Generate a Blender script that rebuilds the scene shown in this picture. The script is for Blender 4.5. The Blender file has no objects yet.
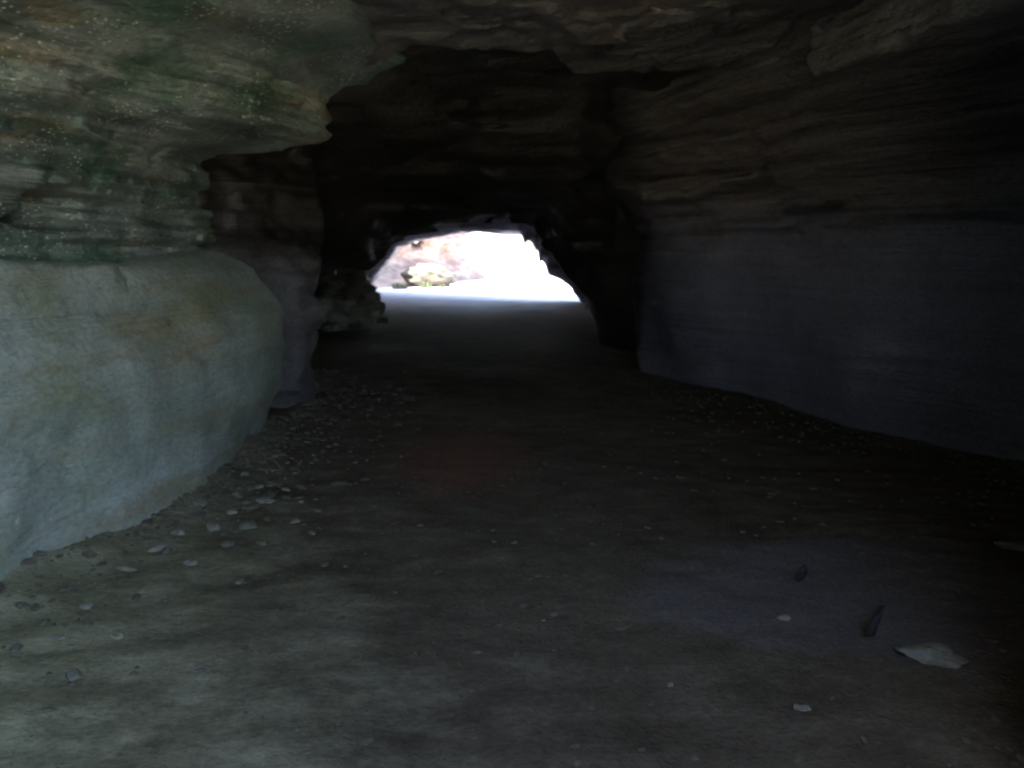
import bpy, math, random
import numpy as np
from mathutils import Vector

random.seed(7)
scene = bpy.context.scene
COL = scene.collection
f32 = np.float32

# ------------------------------------------------------------------ noise
_rng = np.random.RandomState(11)
_LAT = (_rng.rand(32, 32, 32).astype(f32) * 2 - 1)

def vnoise(x, y, z):
    xi = np.floor(x); yi = np.floor(y); zi = np.floor(z)
    fx = x - xi; fy = y - yi; fz = z - zi
    fx = fx * fx * (3 - 2 * fx); fy = fy * fy * (3 - 2 * fy); fz = fz * fz * (3 - 2 * fz)
    x0 = xi.astype(np.int32) & 31; y0 = yi.astype(np.int32) & 31; z0 = zi.astype(np.int32) & 31
    x1 = (x0 + 1) & 31; y1 = (y0 + 1) & 31; z1 = (z0 + 1) & 31
    def l(a, b, t): return a + (b - a) * t
    return l(l(l(_LAT[x0, y0, z0], _LAT[x1, y0, z0], fx), l(_LAT[x0, y1, z0], _LAT[x1, y1, z0], fx), fy),
             l(l(_LAT[x0, y0, z1], _LAT[x1, y0, z1], fx), l(_LAT[x0, y1, z1], _LAT[x1, y1, z1], fx), fy), fz)

def fbm(x, y, z, oct=3, s=1.0, off=0.0):
    t = 0; a = 1.0
    for i in range(oct):
        t = t + a * vnoise(x * s + 7.3 * i + off, y * s + 3.1 * i + off, z * s + 5.7 * i + off)
        s *= 2.1; a *= 0.5
    return t

def strata(x, y, z, amp, thick=0.18, off=0.0, dip=0.06):
    """bedding: every bed juts out or sits back by its own amount, its edge wandering"""
    zz = z + dip * x + 0.10 * vnoise(x * 0.5 + off, y * 0.5, z * 0.3) + 0.03 * vnoise(x * 2.2, y * 2.2 + off, z)
    k = zz / thick
    ki = np.floor(k); kf = k - ki
    s = np.clip((kf - 0.72) / 0.28, 0, 1); s = s * s * (3 - 2 * s)
    a = vnoise(ki * 0.73 + off + 0.5, x * 0.9 + ki * 3.7, y * 0.9)
    b = vnoise((ki + 1) * 0.73 + off + 0.5, x * 0.9 + (ki + 1) * 3.7, y * 0.9)
    groove = -0.35 * np.exp(-((kf - 0.86) / 0.10) ** 2)
    return amp * (a + (b - a) * s + groove)

def smax(a, b, k):
    h = np.clip(0.5 + 0.5 * (a - b) / k, 0, 1)
    return b + (a - b) * h + k * h * (1 - h)

def smin(a, b, k): return -smax(-a, -b, k)

# ------------------------------------------------------------------ meshing (surface nets)
def surface_nets(F, o, h):
    F = np.pad(F, 1, constant_values=h)
    o = np.array(o, f32) - h
    s = F < 0
    nx, ny, nz = F.shape
    c = np.zeros((nx - 1, ny - 1, nz - 1), np.uint8)
    for i in (0, 1):
        for j in (0, 1):
            for k in (0, 1):
                c += s[i:nx - 1 + i, j:ny - 1 + j, k:nz - 1 + k]
    act = (c > 0) & (c < 8)
    I, J, K = np.nonzero(act)
    ids = np.full(c.shape, -1, np.int32); ids[I, J, K] = np.arange(len(I))
    P = np.zeros((len(I), 3), f32); n = np.zeros(len(I), f32)
    cor = [(a, b, d) for a in (0, 1) for b in (0, 1) for d in (0, 1)]
    for a in cor:
        for ax in range(3):
            if a[ax]: continue
            b = list(a); b[ax] = 1
            va = F[I + a[0], J + a[1], K + a[2]]; vb = F[I + b[0], J + b[1], K + b[2]]
            m = (va < 0) != (vb < 0)
            t = np.where(m, va / np.where(m, va - vb, 1), 0)
            for d in range(3):
                P[:, d] += np.where(m, a[d] + (t if d == ax else 0), 0)
            n += m
    P /= n[:, None]
    P += np.stack([I, J, K], 1)
    P = P * h + o
    faces = []
    for ax in range(3):
        sl0 = [slice(1, -1)] * 3; sl1 = [slice(1, -1)] * 3
        sl0[ax] = slice(0, -1); sl1[ax] = slice(1, None)
        A = s[tuple(sl0)]; B = s[tuple(sl1)]
        e = np.argwhere(A != B)
        ins = A[e[:, 0], e[:, 1], e[:, 2]]
        e = e + 1; e[:, ax] -= 1
        u, v = [(1, 2), (2, 0), (0, 1)][ax]
        def cell(du, dv):
            q = e.copy(); q[:, u] -= du; q[:, v] -= dv
            return ids[q[:, 0], q[:, 1], q[:, 2]]
        q = np.stack([cell(1, 1), cell(0, 1), cell(0, 0), cell(1, 0)], 1)
        q[~ins] = q[~ins][:, ::-1]
        faces.append(q)
    return P, np.concatenate(faces)

def np_mesh(name, P, Q, smooth=True):
    me = bpy.data.meshes.new(name)
    me.vertices.add(len(P)); me.vertices.foreach_set('co', np.ascontiguousarray(P, f32).ravel())
    n = Q.shape[1]
    me.loops.add(Q.size); me.loops.foreach_set('vertex_index', np.ascontiguousarray(Q, np.int32).ravel())
    me.polygons.add(len(Q)); me.polygons.foreach_set('loop_start', np.arange(0, Q.size, n, dtype=np.int32))
    me.update(calc_edges=True)
    me.polygons.foreach_set('use_smooth', np.full(len(Q), smooth))
    me.validate()
    return me

def link(name, me, mat=None, parent=None, loc=None):
    o = bpy.data.objects.new(name, me)
    COL.objects.link(o)
    if mat is not None: me.materials.append(mat)
    if loc is not None: o.location = loc
    if parent is not None: o.parent = parent
    return o

def tag(o, label=None, cat=None, group=None, kind=None):
    if label: o['label'] = label
    if cat: o['category'] = cat
    if group: o['group'] = group
    if kind: o['kind'] = kind
    return o

def empty(name, loc):
    o = bpy.data.objects.new(name, None); COL.objects.link(o); o.location = loc
    o.empty_display_size = 0.3
    return o

def solid(name, lo, hi, h, base, detail, mat, band=0.6, parent=None, origin=None):
    """rock mass: base(x,y,z) signed distance, detail(x,y,z) pushes the surface out"""
    n = [int(round((b - a) / h)) + 1 for a, b in zip(lo, hi)]
    ax = [np.arange(n[i], dtype=f32) * h + lo[i] for i in range(3)]
    X, Y, Z = np.meshgrid(*ax, indexing='ij', sparse=True)
    F = np.ascontiguousarray(np.broadcast_to(base(X, Y, Z), n)).astype(f32)
    m = np.abs(F) < band
    idx = np.nonzero(m)
    x = ax[0][idx[0]]; y = ax[1][idx[1]]; z = ax[2][idx[2]]
    F[m] -= detail(x, y, z).astype(f32)
    P, Q = surface_nets(F, lo, h)
    og = np.array(origin if origin is not None else (0, 0, 0), f32)
    me = np_mesh(name, P - og, Q)
    if parent is None:
        return link(name, me, mat, None, tuple(float(v) for v in og))
    return link(name, me, mat, parent)       # origin == the parent's location

# ------------------------------------------------------------------ camera
PITCH = math.radians(8.6)
CAMZ = 1.5
cam_d = bpy.data.cameras.new('camera')
cam = bpy.data.objects.new('camera', cam_d); COL.objects.link(cam)
cam.location = (0, 0, CAMZ)
cam.rotation_euler = (math.radians(90) - PITCH, 0, 0)
cam_d.sensor_width = 36; cam_d.lens = 36 * 887 / 1024
cam_d.clip_end = 3000; cam_d.clip_start = 0.05
cam_d.dof.use_dof = True                       # the phone missed its focus a little
cam_d.dof.focus_distance = 1.0
cam_d.dof.aperture_fstop = cam_d.lens / 2.9
scene.camera = cam

def ray(u, v):
    dx = (u - 512) / 887; dy = (384 - v) / 887
    return dx, dy * math.sin(PITCH) + math.cos(PITCH), dy * math.cos(PITCH) - math.sin(PITCH)
def at(u, v, y):                               # point at world depth y
    a, b, c = ray(u, v); return a / b * y, y, CAMZ + c / b * y
def on_floor(u, v):
    a, b, c = ray(u, v); t = -CAMZ / c; return a * t, b * t, 0.0

# ------------------------------------------------------------------ materials
class NT:
    def __init__(s, name):
        s.m = bpy.data.materials.new(name); s.m.use_nodes = True
        s.t = s.m.node_tree; s.t.nodes.clear()
        s.out = s.t.nodes.new('ShaderNodeOutputMaterial')
        s.b = s.t.nodes.new('ShaderNodeBsdfPrincipled')
        s.t.links.new(s.b.outputs[0], s.out.inputs[0])
        s.pos = s.t.nodes.new('ShaderNodeNewGeometry').outputs['Position']
    def L(s, a, b): s.t.links.new(a, b)
    def put(s, v, inp):
        if isinstance(v, bpy.types.NodeSocket): s.L(v, inp)
        else: inp.default_value = v
    def mapped(s, scale, loc=(0, 0, 0), src=None):
        n = s.t.nodes.new('ShaderNodeMapping'); s.L(src or s.pos, n.inputs[0])
        n.inputs['Scale'].default_value = scale; n.inputs['Location'].default_value = loc
        return n.outputs[0]
    def noise(s, vec, scale=1.0, detail=5, rough=0.6, dist=0.0):
        n = s.t.nodes.new('ShaderNodeTexNoise'); s.L(vec, n.inputs['Vector'])
        n.inputs['Scale'].default_value = scale; n.inputs['Detail'].default_value = detail
        n.inputs['Roughness'].default_value = rough; n.inputs['Distortion'].default_value = dist
        return n.outputs['Fac']
    def voro(s, vec, scale, feat='F1'):
        n = s.t.nodes.new('ShaderNodeTexVoronoi'); s.L(vec, n.inputs['Vector']); n.feature = feat
        n.inputs['Scale'].default_value = scale
        return n.outputs['Distance']
    def ramp(s, fac, stops):
        n = s.t.nodes.new('ShaderNodeValToRGB'); s.L(fac, n.inputs[0])
        e = n.color_ramp.elements
        while len(e) < len(stops): e.new(0.5)
        for q, (p, c) in zip(e, stops):
            q.position = p; q.color = (c, c, c, 1) if not hasattr(c, '__len__') else (*c, 1)
        return n.outputs[0]
    def mix(s, fac, a, b, mode='MIX'):
        n = s.t.nodes.new('ShaderNodeMix'); n.data_type = 'RGBA'; n.blend_type = mode
        s.put(fac, n.inputs[0])
        s.put(a if isinstance(a, bpy.types.NodeSocket) else (*a, 1), n.inputs[6])
        s.put(b if isinstance(b, bpy.types.NodeSocket) else (*b, 1), n.inputs[7])
        return n.outputs[2]
    def math(s, op, a, b=0.0, clamp=False):
        n = s.t.nodes.new('ShaderNodeMath'); n.operation = op; n.use_clamp = clamp
        s.put(a, n.inputs[0]); s.put(b, n.inputs[1]); return n.outputs[0]
    def bump(s, hgt, dist, strength=1.0, prev=None):
        n = s.t.nodes.new('ShaderNodeBump'); s.L(hgt, n.inputs['Height'])
        n.inputs['Distance'].default_value = dist; n.inputs['Strength'].default_value = strength
        if prev: s.L(prev, n.inputs['Normal'])
        return n.outputs[0]
    def sep(s):
        n = s.t.nodes.new('ShaderNodeSeparateXYZ'); s.L(s.pos, n.inputs[0]); return n.outputs
    def done(s, col, rough, nrm):
        s.put(col if isinstance(col, bpy.types.NodeSocket) else (*col, 1), s.b.inputs['Base Color'])
        s.put(rough, s.b.inputs['Roughness'])
        if nrm: s.L(nrm, s.b.inputs['Normal'])
        return s.m

def rock_mat(name, stops, algae=None, algae_at=0.55, ochre=None, ochre_at=0.6, glints=0.0,
             bed=9.0, bump=0.02, rough=0.85, stains=None, pits=0.0, spec=0.3, bedmix=1.0, top=None, grain=0.8):
    n = NT(name)
    beds = n.noise(n.mapped((0.35, 0.35, bed)), 1.0, 4, 0.62, 0.5)
    blot = n.noise(n.mapped((1, 1, 1.4)), 1.3, 4, 0.62)
    fine = n.noise(n.mapped((1, 1, 1.8)), 26, 3, 0.7)
    v = n.math('ADD', n.math('MULTIPLY', beds, 0.55 * bedmix), n.math('MULTIPLY', blot, 1.0 - 0.55 * bedmix))
    col = n.ramp(v, stops)
    if ochre:
        f = n.ramp(n.noise(n.mapped((0.45, 0.45, 2.6), (3, 1, 4)), 1.3, 4, 0.6), [(ochre_at, 0), (ochre_at + 0.14, 1)])
        col = n.mix(n.math('MULTIPLY', f, 0.8), col, ochre)
    if algae:
        f = n.ramp(n.noise(n.mapped((0.7, 0.7, 1.5), (9, 2, 1)), 1.6, 5, 0.66), [(algae_at, 0), (algae_at + 0.16, 1)])
        col = n.mix(n.math('MULTIPLY', f, 0.75), col, algae)
    if stains:
        f = n.ramp(n.noise(n.mapped((1.4, 1.4, 0.22), (5, 5, 5)), 1.5, 5, 0.6), [(0.5, 0), (0.68, 1)])
        col = n.mix(n.math('MULTIPLY', f, 0.6), col, stains)
    if top:                                   # brown upper beds; on the pillar their darkness paints in overhang shade
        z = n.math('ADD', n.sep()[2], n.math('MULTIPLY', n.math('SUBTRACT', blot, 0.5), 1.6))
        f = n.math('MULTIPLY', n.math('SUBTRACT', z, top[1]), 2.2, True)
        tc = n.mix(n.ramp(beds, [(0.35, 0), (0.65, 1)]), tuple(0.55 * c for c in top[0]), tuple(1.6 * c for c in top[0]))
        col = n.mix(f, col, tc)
    g = n.ramp(fine, [(0.3, 0.62), (0.5, 1.0), (0.72, 1.3)])
    col = n.mix(grain, col, g, 'MULTIPLY')
    if glints:  # wet glints painted into the colour as clustered white dots
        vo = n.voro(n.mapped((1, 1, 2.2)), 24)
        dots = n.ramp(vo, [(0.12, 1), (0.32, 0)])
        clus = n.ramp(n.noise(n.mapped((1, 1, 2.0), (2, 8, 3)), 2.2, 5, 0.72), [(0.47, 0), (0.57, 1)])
        f = n.math('MULTIPLY', n.math('MULTIPLY', dots, clus), glints)
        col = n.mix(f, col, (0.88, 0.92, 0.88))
    h = n.math('ADD', n.math('MULTIPLY', beds, 1.6), n.math('ADD', n.math('MULTIPLY', blot, 1.0), n.math('MULTIPLY', fine, 0.35)))
    nr = n.bump(h, bump * 2.2, 0.9)
    if pits:
        pv = n.ramp(n.voro(n.mapped((1, 1, 1.6)), 9), [(0.05, 0), (0.35, 1)])
        nr = n.bump(pv, 0.03, pits, nr)
    r = n.ramp(blot, [(0.35, max(rough - 0.25, 0.2)), (0.65, rough)])
    n.b.inputs['Specular IOR Level'].default_value = spec
    return n.done(col, r, nr)

M = {}
M['bulge'] = rock_mat('smooth grey green sandstone', [(0.30, (0.18, 0.205, 0.16)), (0.45, (0.31, 0.345, 0.29)), (0.55, (0.395, 0.43, 0.375)), (0.72, (0.53, 0.57, 0.51))],
                      algae=(0.26, 0.27, 0.15), algae_at=0.50, ochre=(0.31, 0.26, 0.16), ochre_at=0.55, bed=5.0, bump=0.016, grain=0.6, pits=0.2, stains=(0.33, 0.37, 0.34), spec=0.2, bedmix=0.4)
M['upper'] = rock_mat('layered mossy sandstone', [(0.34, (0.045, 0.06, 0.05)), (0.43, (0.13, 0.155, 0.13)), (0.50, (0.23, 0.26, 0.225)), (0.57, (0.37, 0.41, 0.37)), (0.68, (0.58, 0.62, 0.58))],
                      algae=(0.08, 0.19, 0.11), algae_at=0.48, ochre=(0.36, 0.21, 0.06), ochre_at=0.52, glints=1.0, bed=9, bump=0.03, pits=0.35, spec=0.45, rough=0.7)
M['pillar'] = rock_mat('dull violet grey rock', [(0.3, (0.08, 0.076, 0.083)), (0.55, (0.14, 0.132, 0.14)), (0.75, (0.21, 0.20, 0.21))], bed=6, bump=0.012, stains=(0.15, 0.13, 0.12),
                       top=((0.036, 0.031, 0.028), 1.15))  # upper rock darkened in colour for the shade under the overhang
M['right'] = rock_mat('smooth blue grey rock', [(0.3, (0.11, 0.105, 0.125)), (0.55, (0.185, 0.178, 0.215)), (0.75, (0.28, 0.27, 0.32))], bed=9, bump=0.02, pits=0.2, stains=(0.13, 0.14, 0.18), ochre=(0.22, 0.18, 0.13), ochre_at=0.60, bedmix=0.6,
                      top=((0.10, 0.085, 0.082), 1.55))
M['roof'] = rock_mat('dark brown layered roof rock', [(0.3, (0.068, 0.058, 0.058)), (0.5, (0.145, 0.127, 0.127)), (0.62, (0.215, 0.192, 0.192)), (0.78, (0.31, 0.28, 0.28))], ochre=(0.20, 0.14, 0.09), ochre_at=0.56, bed=11, bump=0.02, pits=0.3)
M['redslab'] = rock_mat('reddish brown roof slab', [(0.3, (0.16, 0.13, 0.115)), (0.5, (0.30, 0.25, 0.225)), (0.75, (0.43, 0.37, 0.34))], ochre=(0.36, 0.23, 0.17), ochre_at=0.56, algae=(0.10, 0.19, 0.13), algae_at=0.64, bed=6, bump=0.018, pits=0.4)
M['shaded'] = rock_mat('sooty black rock', [(0.3, (0.026, 0.023, 0.022)), (0.55, (0.055, 0.050, 0.046)), (0.75, (0.095, 0.087, 0.081))], bed=7, bump=0.02, pits=0.3, bedmix=0.6)  # roof rock coloured near black to paint in the tunnel's shade
M['wet'] = rock_mat('wet dark rubble', [(0.35, (0.07, 0.08, 0.06)), (0.5, (0.22, 0.23, 0.19)), (0.62, (0.5, 0.5, 0.45))], algae=(0.08, 0.13, 0.06), bed=2, bump=0.02, rough=0.45, spec=0.7, pits=0.5)  # wet rock, its colour lightened to paint in glints
M['cliff'] = rock_mat('pink and ochre layered cliff', [(0.34, (0.10, 0.06, 0.045)), (0.46, (0.22, 0.145, 0.11)), (0.55, (0.31, 0.225, 0.175)), (0.68, (0.45, 0.37, 0.30))], ochre=(0.26, 0.18, 0.10), ochre_at=0.6, bed=2.6, bump=0.05, pits=0.4)
M['mossy'] = rock_mat('moss covered boulder', [(0.3, (0.04, 0.035, 0.025)), (0.55, (0.07, 0.06, 0.045)), (0.75, (0.11, 0.09, 0.07))], algae=(0.05, 0.055, 0.032), algae_at=0.5, bed=2, bump=0.05)
M['pale'] = rock_mat('pale stone', [(0.3, (0.14, 0.135, 0.10)), (0.55, (0.235, 0.23, 0.18)), (0.75, (0.35, 0.34, 0.27))], bed=4, bump=0.012, ochre=(0.42, 0.33, 0.20), ochre_at=0.55)
M['stone'] = rock_mat('grey brown stone', [(0.3, (0.15, 0.14, 0.11)), (0.55, (0.27, 0.26, 0.21)), (0.75, (0.40, 0.38, 0.32))], bed=4, bump=0.006)
M['dark'] = rock_mat('black slate', [(0.3, (0.012, 0.012, 0.014)), (0.7, (0.035, 0.035, 0.04))], bed=8, bump=0.005)

def ground_mat():
    n = NT('trodden cave floor and sand')
    X, Y, Z = n.sep()
    big = n.noise(n.mapped((0.8, 1.0, 1)), 0.8, 4, 0.6)
    med = n.noise(n.mapped((0.8, 1.15, 1), (4, 4, 0)), 3.4, 6, 0.72)
    fine = n.noise(n.mapped((0.8, 1.2, 1)), 38, 3, 0.75)
    dirt = n.ramp(n.math('ADD', n.math('MULTIPLY', big, 0.4), n.math('MULTIPLY', med, 0.6)),
                  [(0.34, (0.06, 0.047, 0.033)), (0.46, (0.11, 0.09, 0.065)), (0.55, (0.145, 0.12, 0.088)), (0.66, (0.21, 0.18, 0.135))])
    # pale worn bedrock beside the left wall
    e = n.math('ADD', n.math('MULTIPLY', X, -0.55), n.math('MULTIPLY', Y, -0.22))
    e = n.math('ADD', n.math('ADD', e, 0.55), n.math('MULTIPLY', n.math('SUBTRACT', med, 0.5), 0.9))
    f = n.math('MULTIPLY', n.math('MULTIPLY', e, 1.0, True), 0.75)
    pale = n.ramp(med, [(0.3, (0.21, 0.205, 0.12)), (0.5, (0.37, 0.36, 0.23)), (0.62, (0.47, 0.455, 0.31)), (0.72, (0.62, 0.60, 0.43))])
    col = n.mix(f, dirt, pale)
    # bluish damp silt patch on the right
    dx = n.math('DIVIDE', n.math('SUBTRACT', X, 1.45), 0.85); dy = n.math('DIVIDE', n.math('SUBTRACT', Y, 3.75), 0.75)
    d = n.math('ADD', n.math('MULTIPLY', dx, dx), n.math('MULTIPLY', dy, dy))
    d = n.math('SUBTRACT', n.math('ADD', 1.15, n.math('MULTIPLY', n.math('SUBTRACT', big, 0.5), 3.0)), d)
    d = n.math('MULTIPLY', d, 2.2, True)
    col = n.mix(n.math('MULTIPLY', d, 0.6), col, (0.18, 0.162, 0.172))
    # reddish earth in the middle
    dx = n.math('DIVIDE', n.math('ADD', X, 0.35), 0.6); dy = n.math('DIVIDE', n.math('SUBTRACT', Y, 6.3), 1.1)
    r = n.math('SUBTRACT', 1.0, n.math('ADD', n.math('MULTIPLY', dx, dx), n.math('MULTIPLY', dy, dy)), True)
    col = n.mix(n.math('MULTIPLY', r, 0.8), col, (0.22, 0.10, 0.08))
    g = n.ramp(fine, [(0.3, 0.6), (0.5, 1.0), (0.72, 1.35)])
    col = n.mix(0.75, col, g, 'MULTIPLY')
    # pale sand outside, spread inside the far mouth to paint in daylight
    s = n.math('ADD', Y, n.math('MULTIPLY', X, 0.8))
    s = n.math('MULTIPLY', n.math('SUBTRACT', s, 13.0), 0.10, True)
    sand = n.ramp(med, [(0.3, (0.44, 0.39, 0.39)), (0.7, (0.60, 0.54, 0.54))])
    col = n.mix(s, col, sand)
    h = n.math('ADD', n.math('MULTIPLY', med, 1.0), n.math('MULTIPLY', fine, 0.3))
    grit = n.ramp(n.voro(n.pos, 42), [(0.1, 1), (0.45, 0)])
    nr = n.bump(h, 0.011, 0.8)
    nr = n.bump(grit, 0.003, 0.6, nr)
    n.b.inputs['Specular IOR Level'].default_value = 0.1
    return n.done(col, n.ramp(big, [(0.35, 0.8), (0.65, 1.0)]), nr)
M['ground'] = ground_mat()

# ------------------------------------------------------------------ ground: one sheet to the horizon
def ground_z(x, y):
    z = 0 * x
    inside = np.clip((34 - y) / 6, 0, 1) * np.clip((y + 6) / 4, 0, 1)
    z = z + inside * (0.022 * fbm(x, y, z, 3, 1.0) + 0.006 * fbm(x, y * 1.6, z, 3, 5.0, 3.0))
    # thin broken rock steps across the floor
    for (cx, cy, wx, hh, ph) in ((0.1, 9.6, 1.3, 0.13, 0.0), (0.4, 8.4, 1.5, 0.08, 2.0), (2.2, 6.2, 1.2, 0.05, 4.0), (-0.4, 11.5, 1.2, 0.08, 1.0)):
        e = y - cy + 0.35 * vnoise(x * 0.9 + ph, y * 0 + ph, z) + 0.06 * vnoise(x * 5 + ph, y * 0, z)
        w = np.exp(-((x - cx) / wx) ** 4)
        z = z - hh * w * np.exp(-np.clip(e, 0, 9) * 2.2) * (1 / (1 + np.exp(np.clip(-e / 0.035, -60, 60))))
    # banks against the walls
    z = z + inside * 0.14 * np.clip(1 - (x + 2.45 - 0.19 * (y - 4.1)) / 0.7, 0, 1.5) ** 2 * np.clip((9 - y) / 3, 0, 1) * (0.7 + 0.6 * vnoise(x * 3, y * 3, z))
    # the ground outside drops a little and rolls
    far = np.clip((y - 45) / 60, 0, 1) + np.clip((-y - 8) / 40, 0, 1) + np.clip((np.abs(x) - 12) / 40, 0, 1)
    z = z + np.clip(far, 0, 1) * 0.5 * fbm(x, y, z, 3, 0.05)
    return z

def axis(core_lo, core_hi, step, far, grow=1.12):
    a = list(np.arange(core_lo, core_hi + 1e-6, step))
    s = step; p = a[-1]
    while p < far: s *= grow; p += s; a.append(p)
    s = step; p = a[0]; b = []
    while p > -far: s *= grow; p -= s; b.append(p)
    return np.array(b[::-1] + a)
gx = axis(-4.0, 4.4, 0.025, 900)
gy = axis(1.4, 8.0, 0.025, 900, 1.02)
GX, GY = np.meshgrid(gx, gy, indexing='ij')
GZ = ground_z(GX, GY)
nn = np.arange(len(gx) * len(gy)).reshape(len(gx), len(gy))
Q = np.stack([nn[:-1, :-1], nn[1:, :-1], nn[1:, 1:], nn[:-1, 1:]], -1).reshape(-1, 4)
g = link('ground', np_mesh('ground', np.stack([GX, GY, GZ], -1).reshape(-1, 3), Q), M['ground'])
tag(g, 'trodden cave floor of dark earth and worn pale rock, sandy outside', 'ground', kind='structure')
def gz(x, y):
    return float(ground_z(np.array([float(x)]), np.array([float(y)]))[0])

# ------------------------------------------------------------------ left near rock (bulge below, layered ledges above)
def xl(y): return np.interp(y, [-6, -2, -1.2, -0.4, 1.0, 2.5, 4.1, 6.8, 12], [-0.4, -0.4, -0.5, -1.6, -2.5, -2.55, -2.40, -1.90, -1.0]).astype(f32)  # behind the camera it turns in unseen, added to block light
def ip(v, a, b): return np.interp(v, a, b).astype(f32)

def bulge_f(x, y, z):
    off = ip(z, [-.3, 0, .15, .4, .75, 1.0, 1.2, 1.35, 1.48, 1.6], [-.10, -.08, -.02, .08, .12, .10, .02, -.10, -.30, -.75])
    off = off + ip(y, [3.2, 4.1, 4.6, 5.4, 6.2, 6.9], [.18, .22, .32, .34, .14, .0]) * np.exp(-np.clip(z, 0, 9) / 0.35)
    q = ip(y, [5.0, 6.6], [0, 1]); off = np.where(z > 1.15, off * q + 0.02 * (1 - q), off)
    f = smax(x - xl(y) - off, y - 7.35, 0.75)
    return smax(f, z - 1.46 - 0.03 * np.sin(y * 2.1), 0.10)
def bulge_d(x, y, z):
    d = 0.035 * fbm(x, y * 0.7, z, 3, 0.9) + 0.018 * fbm(x, y, z * 1.6, 3, 4.0) + strata(x, y, z, 0.015, 0.23, 3.3, 0.1)
    ev = np.abs(y - 5.15 - 0.06 * vnoise(x, y, z * 4))                 # a short upright crack under the seam
    d -= 0.03 * np.exp(-(ev / 0.03) ** 2) * np.clip((z - 1.2) / 0.15, 0, 1)
    return d
lw = empty('rock_wall', (-2.6, 4.0, 0))
tag(lw, 'grey green rock wall at the left, smooth bulge under jutting layered ledges', 'rock wall')
solid('bulge', (-4.2, -2.2, -0.3), (0.2, 8.0, 1.7), 0.03, bulge_f, bulge_d, M['bulge'], 0.5, lw, (-2.6, 4.0, 0))

def upper_f(x, y, z):
    off = ip(z, [1.3, 1.42, 1.5, 1.6, 1.85, 2.1, 2.16, 2.20, 2.24, 2.30, 2.6, 2.7, 2.78, 2.9, 3.1, 3.4],
             [-.36, -.28, -.38, -.34, -.30, -.28, -.26, -.02, .24, .50, .60, .95, 1.15, 1.3, 1.5, 1.7])
    flat = ip(z, [1.3, 1.42, 1.5, 1.8, 2.2, 2.45, 2.6, 2.68, 2.76, 3.4], [-.16, -.14, -.18, -.14, -.02, .18, .50, 1.1, 1.45, 1.7])
    t = ip(y, [5.0, 6.2], [0, 1]); off = flat + (off - flat) * t
    # further forward the ledges lean out less
    k = ip(y, [-4, 2.5, 4.6, 6.2], [0.3, 0.7, 1.0, 1.0])
    off = off * np.where(off > 0, k, 1.0)
    f = smax(x - xl(np.minimum(y, 6.6)) - off, y - 7.0 + 0.15 * (z - 1.5) + 1.5 * np.clip(z - 2.6, 0, 0.4), 0.16)
    f = smax(f, 1.30 - z, 0.08)
    cx, cy, cz = at(30, 206, 4.76)                                   # the hollow at the left edge of the view
    e = np.sqrt(((x - cx) / 1.0) ** 2 + ((y - cy) / 0.26) ** 2 + ((z - cz) / 0.12) ** 2) - 1
    return smax(f, np.where(e < 0, -e * 1.2, -e * 0.12), 0.02)
def upper_d(x, y, z):
    d = (strata(x, y, z, 0.10, 0.13, 2.0, 0.05) + 0.05 * fbm(x, y, z * 1.6, 3, 1.8)) * ip(z, [1.3, 2.5, 2.7], [1, 1, .5]) + 0.030 * fbm(x, y, z * 2.0, 3, 6.0)
    d += strata(x, y, z, 0.035, 0.06, 5.0, 0.12)
    return d
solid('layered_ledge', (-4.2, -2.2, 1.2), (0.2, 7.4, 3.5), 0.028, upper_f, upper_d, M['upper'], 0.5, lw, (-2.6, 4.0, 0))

# ------------------------------------------------------------------ left buttress behind it
def but_f(x, y, z):
    edge = ip(z, [-.3, 0, .4, 1.2, 1.8, 2.4, 3.6], [-1.86, -1.86, -1.90, -1.86, -1.88, -1.75, -1.5])
    f = smax(x - edge + 0.30 * (y - 8.4), 8.05 - y + 0.35 * (x + 1.9) + 0.7 * np.clip(z - 1.4, 0, 9), 0.5)
    return smax(f, y - 10.2 - 0.3 * (x + 2), 0.5)
def but_d(x, y, z):
    return strata(x, y, z, 0.045, 0.22, 8.0) + 0.11 * fbm(x, y, z, 3, 1.7) + 0.06 * fbm(x, y, z, 2, 3.5) + 0.02 * fbm(x, y, z, 2, 7)
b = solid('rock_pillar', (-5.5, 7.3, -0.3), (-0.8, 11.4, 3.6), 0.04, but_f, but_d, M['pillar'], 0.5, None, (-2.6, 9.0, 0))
tag(b, 'dull violet grey rock buttress half hidden behind the rounded left bulge', 'rock pillar')

# ------------------------------------------------------------------ left inner wall towards the far mouth
def linner_f(x, y, z):
    xx = ip(y, [8, 10, 13, 16, 19, 24, 30], [-3.4, -3.2, -3.2, -3.7, -4.0, -4.6, -5.6])
    f = x - xx - ip(z, [-.3, .3, 1.2, 1.8, 2.6, 3.5], [.1, 0, .05, .2, .6, 1.3])
    f = smax(f, 9.6 - y, 0.3)
    return smax(f, y - (25 - 0.9 * (x - 1.9)) - 1.0, 0.1)
def linner_d(x, y, z): return strata(x, y, z, 0.16, 0.3, 3.0) + 0.15 * fbm(x, y, z, 4, 0.9)
b = solid('inner_wall', (-8, 7.5, -0.3), (-0.8, 35.5, 3.6), 0.07, linner_f, linner_d, M['roof'], 0.7, None, (-5.0, 19.0, 0))
tag(b, 'dark left tunnel wall running from the buttress to the bright opening', 'rock wall')

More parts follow.
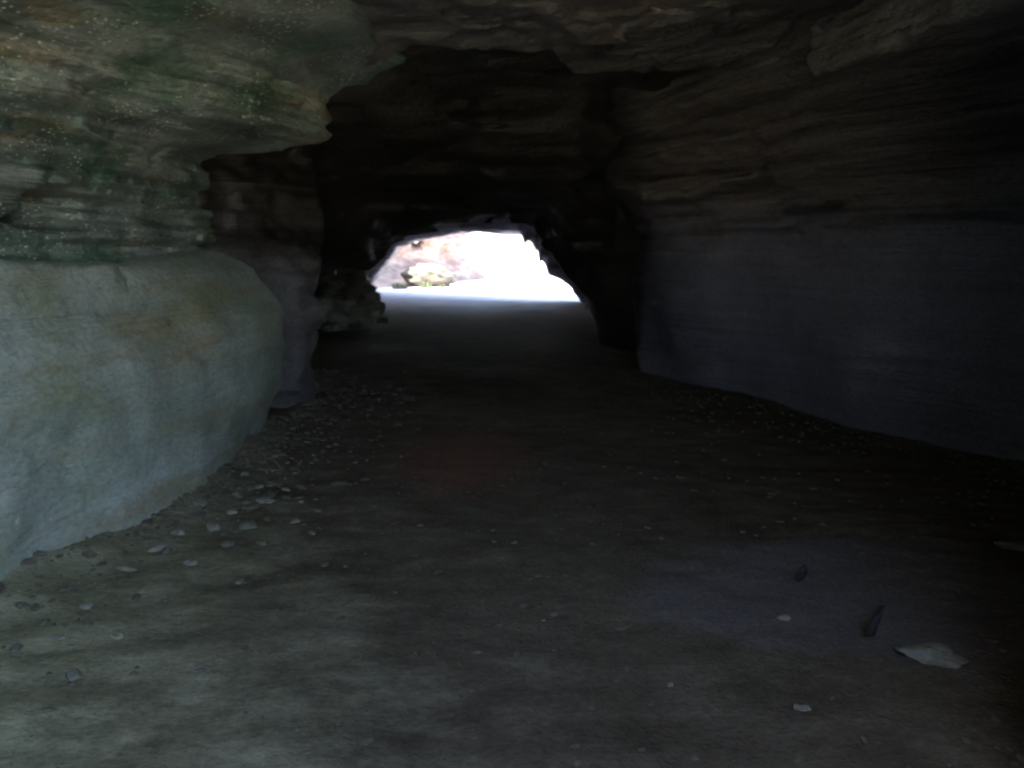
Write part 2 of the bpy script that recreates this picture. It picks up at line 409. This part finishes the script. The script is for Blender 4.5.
# ------------------------------------------------------------------ right wall
def xr(y):  # unseen near end juts in, shaped to block light from behind
    return np.interp(y, [-6, -2, -0.3, 1.9, 2.4, 3.5, 5.0, 6.2, 7.4, 8.9, 10.2, 11.0, 12.3, 14, 19, 25, 31],
                     [2.4, 1.9, 1.40, 1.40, 1.66, 3.6, 3.85, 3.62, 2.9, 2.55, 1.95, 1.68, 1.75, 2.2, 2.0, 2.0, 2.6]).astype(f32)
def right_f(x, y, z):
    off = ip(z, [-.3, 0, .25, .8, 1.5, 1.68, 1.74, 2.1, 2.5, 2.8, 3.05, 3.4], [.0, .0, -.02, -.04, .0, .01, -.04, -.24, -.65, -1.1, -1.7, -2.6])
    k = ip(y, [-1, 2, 3.5, 20], [0.15, 0.3, 1, 1])
    f = smax(xr(y) + np.where(off < 0, off * k, off) - x, 0.75 - y, 0.25)
    e = np.sqrt(((x - 0.85) / 1.05) ** 2 + ((y - 0.72) / 0.50) ** 2 + (z / 0.95) ** 2) - 1      # unseen low spur, added to shade the near floor
    return smin(f, e * 0.6, 0.15)
def right_d(x, y, z):
    up = np.clip((z - 1.6) / 0.2, 0, 1)
    d = 0.11 * fbm(x, y, z * 0.8, 3, 0.9) + 0.022 * fbm(x, y, z * 1.5, 3, 4.0)
    d += strata(x, y, z, 0.035, 0.2, 4.0, -0.02) * (1 - up) + (strata(x, y, z, 0.12, 0.15, 6.0, -0.08) + 0.07 * fbm(x, y, z * 1.5, 3, 2.0)) * up
    d += 0.05 * np.exp(-((z - 1.74) / 0.02) ** 2)                    # thin hard bed that stands out as a pale line
    return d
rw = solid('rock_wall', (-0.2, 0.0, -0.3), (7.0, 26.0, 3.6), 0.045, right_f, right_d, M['right'], 0.6, None, (3.6, 8.0, 0))
tag(rw, 'smooth blue grey rock wall along the right side of the tunnel', 'rock wall')

# ------------------------------------------------------------------ roof
def lip_y(x): return ip(x, [-3, -1.0, -0.6, 0.25, 0.45, 2.2, 2.3, 5], [6.4, 6.3, 5.9, 5.95, 6.9, 7.2, 6.2, 6.0])
def roofn_f(x, y, z):
    H = 2.80 + 0.05 * np.clip(x, -2, 4) + ip(y, [-3, 0, 3, 7], [0.35, 0.2, 0.05, -0.02])
    f = smax(H - z, y - lip_y(x), 0.06)
    return smax(f, (1.5 * x - 1.3 - y) * 0.55, 0.15)
def roofn_d(x, y, z):
    d = strata(x, y, z * 1.0 + 0.04 * y, 0.05, 0.09, 1.0, 0.03) + 0.06 * fbm(x, y, z, 4, 1.2) + 0.015 * fbm(x, y, z, 2, 9)
    c = np.abs((x - 2.0) - 0.28 * (5.9 - y) - 0.05 * vnoise(x * 3, y * 3, z))   # joint running back towards the viewer
    d -= 0.28 * np.exp(-(c / 0.07) ** 2)
    return d
cr = solid('cave_roof', (-4.2, -1.2, 2.3), (2.12, 7.6, 3.6), 0.03, roofn_f, roofn_d, M['roof'], 0.5, None, (-0.5, 2.5, 3.0))
tag(cr, 'dark layered roof overhead ending in a ragged lip above the tunnel', 'cave roof')

def slab_f(x, y, z):
    H = 2.66 + 0.04 * (x - 2)+ ip(y, [-3, 0, 3, 7], [0.35, 0.25, 0.05, 0.0])
    f = smax(H - z, y - 6.25, 0.08)
    return smax(f, 2.08 + 0.28 * (5.9 - y) * 0.6 - x, 0.08)
def slab_d(x, y, z):
    return strata(x, y, z * 1.0 + 0.03 * y, 0.06, 0.11, 9.0, -0.05) + 0.05 * fbm(x, y, z, 4, 1.6)
sl = solid('roof_slab', (1.8, 0.6, 2.2), (6.5, 7.0, 3.6), 0.035, slab_f, slab_d, M['redslab'], 0.5, None, (4.0, 2.5, 3.0))
tag(sl, 'reddish brown rock slab of the roof at the upper right, beyond the diagonal joint', 'rock slab')

# outline of the low brow at y = 14 that the roof sinks to
_b = [at(u, v, 14.0) for (u, v) in ((180, 300), (300, 272), (330, 268), (362, 268), (376, 258), (388, 245), (400, 235), (450, 223), (528, 222), (545, 234), (556, 252), (572, 268), (584, 288), (592, 310), (602, 345), (640, 420))]
_bx = np.array([p[0] for p in _b]); _bz = np.array([p[2] for p in _b])
def rooff_f(x, y, z):
    H = ip(y, [5, 6.4, 7.5, 9, 11, 16, 22, 31], [3.2, 3.1, 3.0, 2.9, 2.9, 2.9, 3.0, 3.0]) - 0.02 * x * x * (y > 8)
    y0 = 7.2 + 3.6 * np.clip((x - 0.7) / 0.7, 0, 1); t = np.clip((y - y0) / (14 - y0), 0, 1); t = t * t * (3 - 2 * t) * np.clip((16.2 - y) / 1.2, 0, 1)
    Hb = np.interp(x, _bx, _bz).astype(f32)
    H = H * (1 - t) + Hb * t
    return smax(((H - z) * 0.7).astype(f32), y - (25 - 0.9 * (x - 1.9)) - 1.0, 0.1)
def rooff_d(x, y, z): return strata(x, y, z + 0.05 * y, 0.12, 0.16, 4.0) + 0.12 * fbm(x, y, z, 4, 0.8)
b = solid('cave_roof', (-8, 5.0, -0.3), (7.0, 35.5, 4.2), 0.07, rooff_f, rooff_d, M['shaded'], 0.7, None, (0, 18, 3.2))
tag(b, 'shade-darkened inner roof of the tunnel sinking towards the bright far opening', 'cave roof')

# ------------------------------------------------------------------ rim of the far mouth
K0 = 0.9
def rimy(x): return 25.0 - K0 * (x - 1.9)
_rim = [(300, 300), (362, 292), (371, 283), (380, 268), (392, 257), (398, 246), (412, 241), (430, 238), (452, 233), (490, 232), (522, 234), (528, 236), (527, 246), (538, 251),
        (541, 257), (540, 268), (549, 275), (560, 279), (569, 286), (577, 294), (582, 302), (600, 312)]
_rx, _rz = [], []
for (u, v) in _rim:
    a, b_, c = ray(u, v); k = a / b_
    yy = (25.0 + K0 * 1.9) / (1 + K0 * k)
    _rx.append(k * yy); _rz.append(CAMZ + c / b_ * yy)
_rx, _rz = np.array(_rx), np.array(_rz)
_o = np.argsort(_rx, kind='stable'); _rx, _rz = _rx[_o], _rz[_o]
def rim_f(x, y, z):
    H = np.interp(x, _rx, _rz).astype(f32)
    g_ = np.interp(x, np.arange(-8, 6, .05), np.abs(np.gradient(np.interp(np.arange(-8, 6, .05), _rx, _rz), .05)))
    f = (H - z) / np.sqrt(1 + g_ * g_)
    return smax(f.astype(f32), np.abs(y - rimy(x) - 0.5) / 1.35 - 0.55, 0.25)
def rim_d(x, y, z): return strata(x, y, z, 0.05, 0.22, 4.0) + 0.05 * fbm(x, y, z, 3, 2.0)
b = solid('cave_mouth', (-8.0, 20.5, -0.3), (6.0, 35.5, 3.8), 0.06, rim_f, rim_d, M['roof'], 0.5, None, (-1, 27, 0))
tag(b, 'ragged dark rock rim framing the bright far opening, stepped on its right', 'rock arch')

# ------------------------------------------------------------------ cliff outside, on the left beyond the mouth
def cliff_f(x, y, z):
    fx = x + 0.45 + ip(y, [30, 36, 40, 46, 60], [6.6, 5.4, 3.6, 1.75, 3.5])
    f = smax(fx * 0.8, (y - 47) * 0.8, 0.5)
    f = f + ip(z, [0, .8, 1.1, 1.6, 2.0, 2.6, 5.5], [-.6, 0, .25, .2, -.1, .3, 0.9])
    for (px, pz, hw) in ((at(416, 243, 1)[0], 1.90, 0.16),):       # a window worn through the rock
        e = np.sqrt(((x - px * y) / hw) ** 2 + ((z - pz) / 0.24) ** 2) - 1
        f = smax(f, -e * 0.3, 0.05)
    return smax(f, z - 6.2, 0.5)
def cliff_d(x, y, z): return strata(x, y, z, 0.22, 0.55, 3.0) + 0.25 * fbm(x, y, z, 4, 0.7)
b = solid('cliff', (-16, 31, -0.5), (0.2, 50, 7), 0.11, cliff_f, cliff_d, M['cliff'], 1.0, None, (-7, 42, 0))
tag(b, 'sunlit pink and ochre layered cliff outside beyond the far opening', 'cliff')

# ------------------------------------------------------------------ stones
def stone_mesh(name, r, sq=(1, 1, 1), seed=0, jag=0.3, sub=16, cut=0.62):
    """angular stone: a sphere trimmed by random planes, then roughened"""
    rnd = np.random.RandomState(seed)
    nu, nv = sub * 2, sub
    V = [(0, 0, 1.0)]
    for i in range(1, nv):
        th = math.pi * i / nv
        for j in range(nu):
            ph = 2 * math.pi * j / nu
            V.append((math.sin(th) * math.cos(ph), math.sin(th) * math.sin(ph), math.cos(th)))
    V.append((0, 0, -1.0)); V = np.array(V)
    N = rnd.randn(11, 3) * (1, 1, 0.8); N /= np.linalg.norm(N, axis=1)[:, None]
    D = cut + 0.3 * rnd.rand(11)
    rr = np.ones(len(V))
    for n_, d_ in zip(N, D):
        dt = V @ n_
        rr = np.where(dt > 1e-3, np.minimum(rr, d_ / np.maximum(dt, 1e-3)), rr)
    P = V * rr[:, None]
    o = rnd.rand() * 20
    P = P * (1 + jag * 0.5 * fbm(P[:, 0], P[:, 1], P[:, 2], 3, 1.8, o))[:, None]
    P = P * np.array(sq)[None, :] * r
    F = []
    top, bot = 0, len(V) - 1
    def id_(i, j): return 1 + (i - 1) * nu + j % nu
    for i in range(1, nv - 1):
        for j in range(nu): F.append((id_(i, j), id_(i + 1, j), id_(i + 1, j + 1), id_(i, j + 1)))
    T = [(top, id_(1, j), id_(1, j + 1)) for j in range(nu)] + [(bot, id_(nv - 1, j + 1), id_(nv - 1, j)) for j in range(nu)]
    me = bpy.data.meshes.new(name)
    me.from_pydata([tuple(p) for p in P], [], F + T)
    me.polygons.foreach_set('use_smooth', [True] * len(me.polygons)); me.update()
    return me

def put_stone(name, u, v, r, sq, mat, seed, rot=0.0, tilt=(0, 0), sink=0.35):
    x, y, _ = on_floor(u, v)
    me = stone_mesh(name, r, sq, seed, 0.5, 20, 0.42)
    o = link(name, me, mat, None, (x, y, gz(x, y) + r * sq[2] * (1 - sink) * 0.8))
    o.rotation_euler = (tilt[0], tilt[1], rot)
    return o

s = put_stone('flat_stone', 930, 664, 0.165, (1.0, 0.5, 0.24), M['stone'], 41, -0.55, (0, 0.1), 0.5)
tag(s, 'long pale greenish flat stone on the floor at the lower right', 'stone')
s = put_stone('flat_stone', 1012, 549, 0.11, (1.3, 0.5, 0.3), M['pale'], 5, -0.2, (0, 0), 0.4)
tag(s, 'small pale bluish stone by the foot of the right wall', 'stone')
s = put_stone('pebble', 786, 620, 0.03, (1.2, 0.8, 0.4), M['stone'], 6, 0.2)
tag(s, 'tan pebble left of the two dark slivers of rock', 'pebble')
s = put_stone('pebble', 671, 685, 0.014, (1.2, 0.8, 0.6), M['pale'], 7, 0.2)
tag(s, 'tiny white pebble on the dark floor at the bottom centre', 'pebble')
s = put_stone('pebble', 800, 712, 0.03, (1.5, 0.8, 0.4), M['stone'], 8, 0.3)
tag(s, 'brownish pebble at the bottom, nearer than every other pebble', 'pebble')
s = put_stone('rock_sliver', 800, 580, 0.055, (0.6, 0.5, 1.0), M['dark'], 33, 0.3, (0.2, 0.15), 0.3)
tag(s, 'smaller black sliver of rock standing on the bluish silt', 'rock sliver')
s = put_stone('rock_sliver', 872, 640, 0.075, (0.5, 0.45, 1.25), M['dark'], 34, 0.3, (0.1, 0.42), 0.3)
tag(s, 'larger leaning black sliver of rock beside the long flat stone', 'rock sliver')

# loose stones under the left wall
shapes = [stone_mesh('loose_stone', 1.0, sq, 20 + i) for i, sq in enumerate([(1.3, .8, .4), (1, .8, .5), (1.5, .7, .35), (1.1, 1, .45)])]
for me in shapes: me.materials.append(M['stone'])
pale_shapes = []
for me in shapes:
    c = me.copy(); c.materials.clear(); c.materials.append(M['pale']); pale_shapes.append(c)
rnd = random.Random(5)
spots = [(200, 506, 9, 1), (237, 497, 7, 1), (268, 502, 11, 1), (247, 526, 12, 1), (262, 543, 8, 1), (232, 512, 8, 0), (286, 489, 7, 0), (214, 527, 10, 0),
         (295, 521, 8, 0), (178, 532, 9, 0), (160, 548, 12, 0), (225, 545, 6, 0), (302, 500, 5, 0), (190, 562, 9, 0), (128, 568, 11, 0), (245, 478, 6, 0),
         (275, 462, 5, 0), (258, 487, 8, 0), (312, 533, 6, 0), (140, 590, 8, 0), (86, 606, 9, 0), (118, 636, 10, 1), (75, 676, 16, 1), (60, 640, 8, 0), (240, 580, 7, 0)]
for i, (u, v, px, pl) in enumerate(spots):
    x, y, _ = on_floor(u, v)
    r = px / 887 * y * 0.8
    me = (pale_shapes if pl else shapes)[i % 4]
    o = link('loose_stone', me, None, None, (x, y, gz(x, y) + r * 0.12))
    o.scale = (r, r, r * rnd.uniform(.8, 1.2)); o.rotation_euler = (rnd.uniform(-.2, .2), rnd.uniform(-.2, .2), rnd.uniform(0, 6.28))
    tag(o, 'pale loose stone among the rubble at the foot of the left wall' if pl else 'grey brown loose stone among the rubble at the foot of the left wall',
        'stone', 'pale stones along the left wall' if pl else 'grey brown stones along the left wall')

# gravel: grit and small chips gathered at the feet of both walls (nobody could count it)
def gravel():
    R_ = np.random.RandomState(4)
    t = (1 + 5 ** .5) / 2
    iv = np.array([(-1, t, 0), (1, t, 0), (-1, -t, 0), (1, -t, 0), (0, -1, t), (0, 1, t), (0, -1, -t), (0, 1, -t), (t, 0, -1), (t, 0, 1), (-t, 0, -1), (-t, 0, 1)]) / 1.9
    it = np.array([(0, 11, 5), (0, 5, 1), (0, 1, 7), (0, 7, 10), (0, 10, 11), (1, 5, 9), (5, 11, 4), (11, 10, 2), (10, 7, 6), (7, 1, 8), (3, 9, 4), (3, 4, 2), (3, 2, 6), (3, 6, 8), (3, 8, 9), (4, 9, 5), (2, 4, 11), (6, 2, 10), (8, 6, 7), (9, 8, 1)])
    n = 5200
    y = 2.2 + 9.0 * R_.rand(n) ** 1.3
    side = R_.rand(n)
    dl = R_.exponential(0.24, n)
    x = np.where(side < .55, np.interp(y, [2, 4, 4.5, 5.3, 6.6, 7.4, 8, 9, 11], [-2.35, -2.3, -2.1, -1.9, -1.9, -2.0, -1.95, -1.8, -2.6]) - 0.08 + dl,
                 np.where(side < .87, xr(y) + 0.1 - dl * 1.2, -2.2 + 5.2 * R_.rand(n)))
    s_ = 0.005 + 0.007 * R_.exponential(1.0, n); s_ = np.minimum(s_, np.where(side < .55, 0.035, 0.016))
    keep = ~(((x > 0.6) | (x < -1.0)) & (y < 4.6)) | (R_.rand(n) < .35)
    x, y, s_ = x[keep], y[keep], s_[keep]; n = len(x)
    z = ground_z(x, y)
    V = iv[None] * (1 + 0.35 * (R_.rand(n, 12, 1) - .5)) * np.stack([1 + R_.rand(n), .7 + .5 * R_.rand(n), .35 + .3 * R_.rand(n)], -1)[:, None] * s_[:, None, None]
    a = R_.rand(n) * 6.28; c, q = np.cos(a)[:, None], np.sin(a)[:, None]
    X = V[..., 0] * c - V[..., 1] * q + x[:, None]; Y = V[..., 0] * q + V[..., 1] * c + y[:, None]; Z = V[..., 2] + z[:, None] + s_[:, None] * .1
    F = (it[None] + 12 * np.arange(n)[:, None, None]).reshape(-1, 3)
    return np_mesh('gravel', np.stack([X, Y, Z], -1).reshape(-1, 3), F, False)
M['grit'] = rock_mat('dull earthy grit', [(0.3, (0.09, 0.08, 0.06)), (0.55, (0.145, 0.13, 0.10)), (0.75, (0.22, 0.205, 0.16))], bed=4, bump=0.004)
gr = link('gravel', gravel(), M['grit'])
tag(gr, 'grit and small rock chips gathered at the feet of the cave walls', 'gravel', kind='stuff')

# rubble heap before the far mouth, left
rub = [stone_mesh('rubble_block', 1.0, sq, 60 + i, 0.3) for i, sq in enumerate([(1, .8, .7), (.8, 1, .9), (1.2, .8, .8), (.7, .8, 1.1)])]
for me in rub: me.materials.append(M['wet'])
blocks = [(338, 322, .30), (360, 318, .28), (374, 312, .22), (345, 308, .30), (365, 303, .26), (330, 305, .30), (352, 294, .28), (368, 291, .20), (337, 289, .30), (357, 281, .22),
          (343, 276, .26), (328, 272, .30), (382, 322, .13), (350, 328, .16), (376, 300, .15), (330, 332, .2), (366, 284, .15)]
for i, (u, v, r) in enumerate(blocks):
    y = 16.6 + (330 - v) * 0.018 + (i % 3) * 0.15
    x, y, z = at(u, v, y)
    z = max(z, r * 0.4)
    o = link('rubble_block', rub[i % 4], None, None, (x, y, z))
    o.scale = (r, r * 1.2, r); o.rotation_euler = (rnd.uniform(0, 6), rnd.uniform(0, 6), rnd.uniform(0, 6))
    tag(o, 'wet dark block in the rubble heap left of the bright opening', 'rock', 'wet blocks heaped left of the bright opening')
# the heap's hidden core of boulders behind the outer blocks
for i, (x, y, z, r) in enumerate([(-3.6, 17.4, .35, .6), (-3.15, 17.5, .25, .5), (-3.7, 17.6, .9, .5)]):
    o = link('rubble_boulder', rub[(i + 1) % 4], None, None, (x, y, z))
    o.scale = (r, r, r); o.rotation_euler = (i, 2 * i, .7 * i)
    tag(o, 'large dark boulder behind the wet blocks of the rubble heap', 'rock', 'boulders inside the rubble heap')

# mossy boulder and grass tufts at the cliff's foot
x, y, z = at(430, 275, 37)
b = link('mossy_boulder', stone_mesh('mossy_boulder', 1.0, (1, .8, .75), 90, 0.5, 28, 0.95), M['mossy'], None, (x, y, z - 0.05))
b.scale = (1.1, 1.2, 0.62); b.rotation_euler = (0.15, 0.1, 0.6)
tag(b, 'big rounded mossy boulder at the foot of the sunlit cliff', 'boulder')
gm = NT('grass blade'); gm = gm.done((0.055, 0.08, 0.03), 0.7, None)
def tuft(seed, n=70, r=0.22, h=0.35):
    rn = random.Random(seed); V = []; F = []
    for i in range(n):
        a = rn.uniform(0, 6.28); d = r * math.sqrt(rn.random()); x0, y0 = d * math.cos(a), d * math.sin(a)
        b_ = rn.uniform(0, 6.28); w = 0.012; hh = h * rn.uniform(.5, 1); ln = rn.uniform(0.05, 0.2)
        k = len(V)
        cx, cy = math.cos(b_), math.sin(b_)
        V += [(x0 - w * cy, y0 + w * cx, 0), (x0 + w * cy, y0 - w * cx, 0),
              (x0 + ln * .4 * cx + w * .7 * cy, y0 + ln * .4 * cy - w * .7 * cx, hh * .6), (x0 + ln * .4 * cx - w * .7 * cy, y0 + ln * .4 * cy + w * .7 * cx, hh * .6),
              (x0 + ln * cx, y0 + ln * cy, hh)]
        F += [(k, k + 1, k + 2, k + 3), (k + 3, k + 2, k + 4)]
    me = bpy.data.meshes.new('grass_tuft'); me.from_pydata(V, [], F); me.materials.append(gm); return me
tufts = [tuft(1), tuft(2)]
for i, (u, v, s_) in enumerate([(397, 276, .9), (404, 278, .6), (426, 281, 1.0), (442, 283, .6)]):
    x, y, z = at(u, v, 34.5)
    o = link('grass_tuft', tufts[i % 2], None, None, (x, y, gz(x, y)))
    o.scale = (s_, s_, s_); o.rotation_euler[2] = i
    tag(o, 'green grass tuft on the bright sand below the mossy boulder', 'grass tuft', 'grass tufts below the mossy boulder')

# ------------------------------------------------------------------ light
SUN_EL, SUN_AZ = math.radians(58), math.radians(250)     # azimuth clockwise from +Y
w = bpy.data.worlds.new('World'); scene.world = w; w.use_nodes = True
nt = w.node_tree; bg = nt.nodes['Background']
sky = nt.nodes.new('ShaderNodeTexSky'); sky.sky_type = 'NISHITA'; sky.sun_disc = False
sky.sun_elevation = SUN_EL; sky.sun_rotation = SUN_AZ; sky.dust_density = 2.5; sky.air_density = 1.0
nt.links.new(sky.outputs[0], bg.inputs[0]); bg.inputs[1].default_value = 0.145
sd = bpy.data.lights.new('sun', 'SUN'); sd.energy = 4.8; sd.angle = math.radians(0.53); sd.color = (1.0, 0.95, 0.88)
so = bpy.data.objects.new('sun', sd); COL.objects.link(so)
d = Vector((math.sin(SUN_AZ) * math.cos(SUN_EL), math.cos(SUN_AZ) * math.cos(SUN_EL), math.sin(SUN_EL)))
so.rotation_euler = d.to_track_quat('Z', 'Y').to_euler(); so.location = d * 60

scene.view_settings.view_transform = 'Standard'
scene.view_settings.look = 'None'
scene.view_settings.gamma = 1.0
scene.view_settings.exposure = 3.95
scene.view_settings.use_curve_mapping = False
scene.cycles.max_bounces = 5
scene.cycles.diffuse_bounces = 4
scene.cycles.use_denoising = True
scene.cycles.use_adaptive_sampling = True
scene.cycles.adaptive_threshold = 0.03
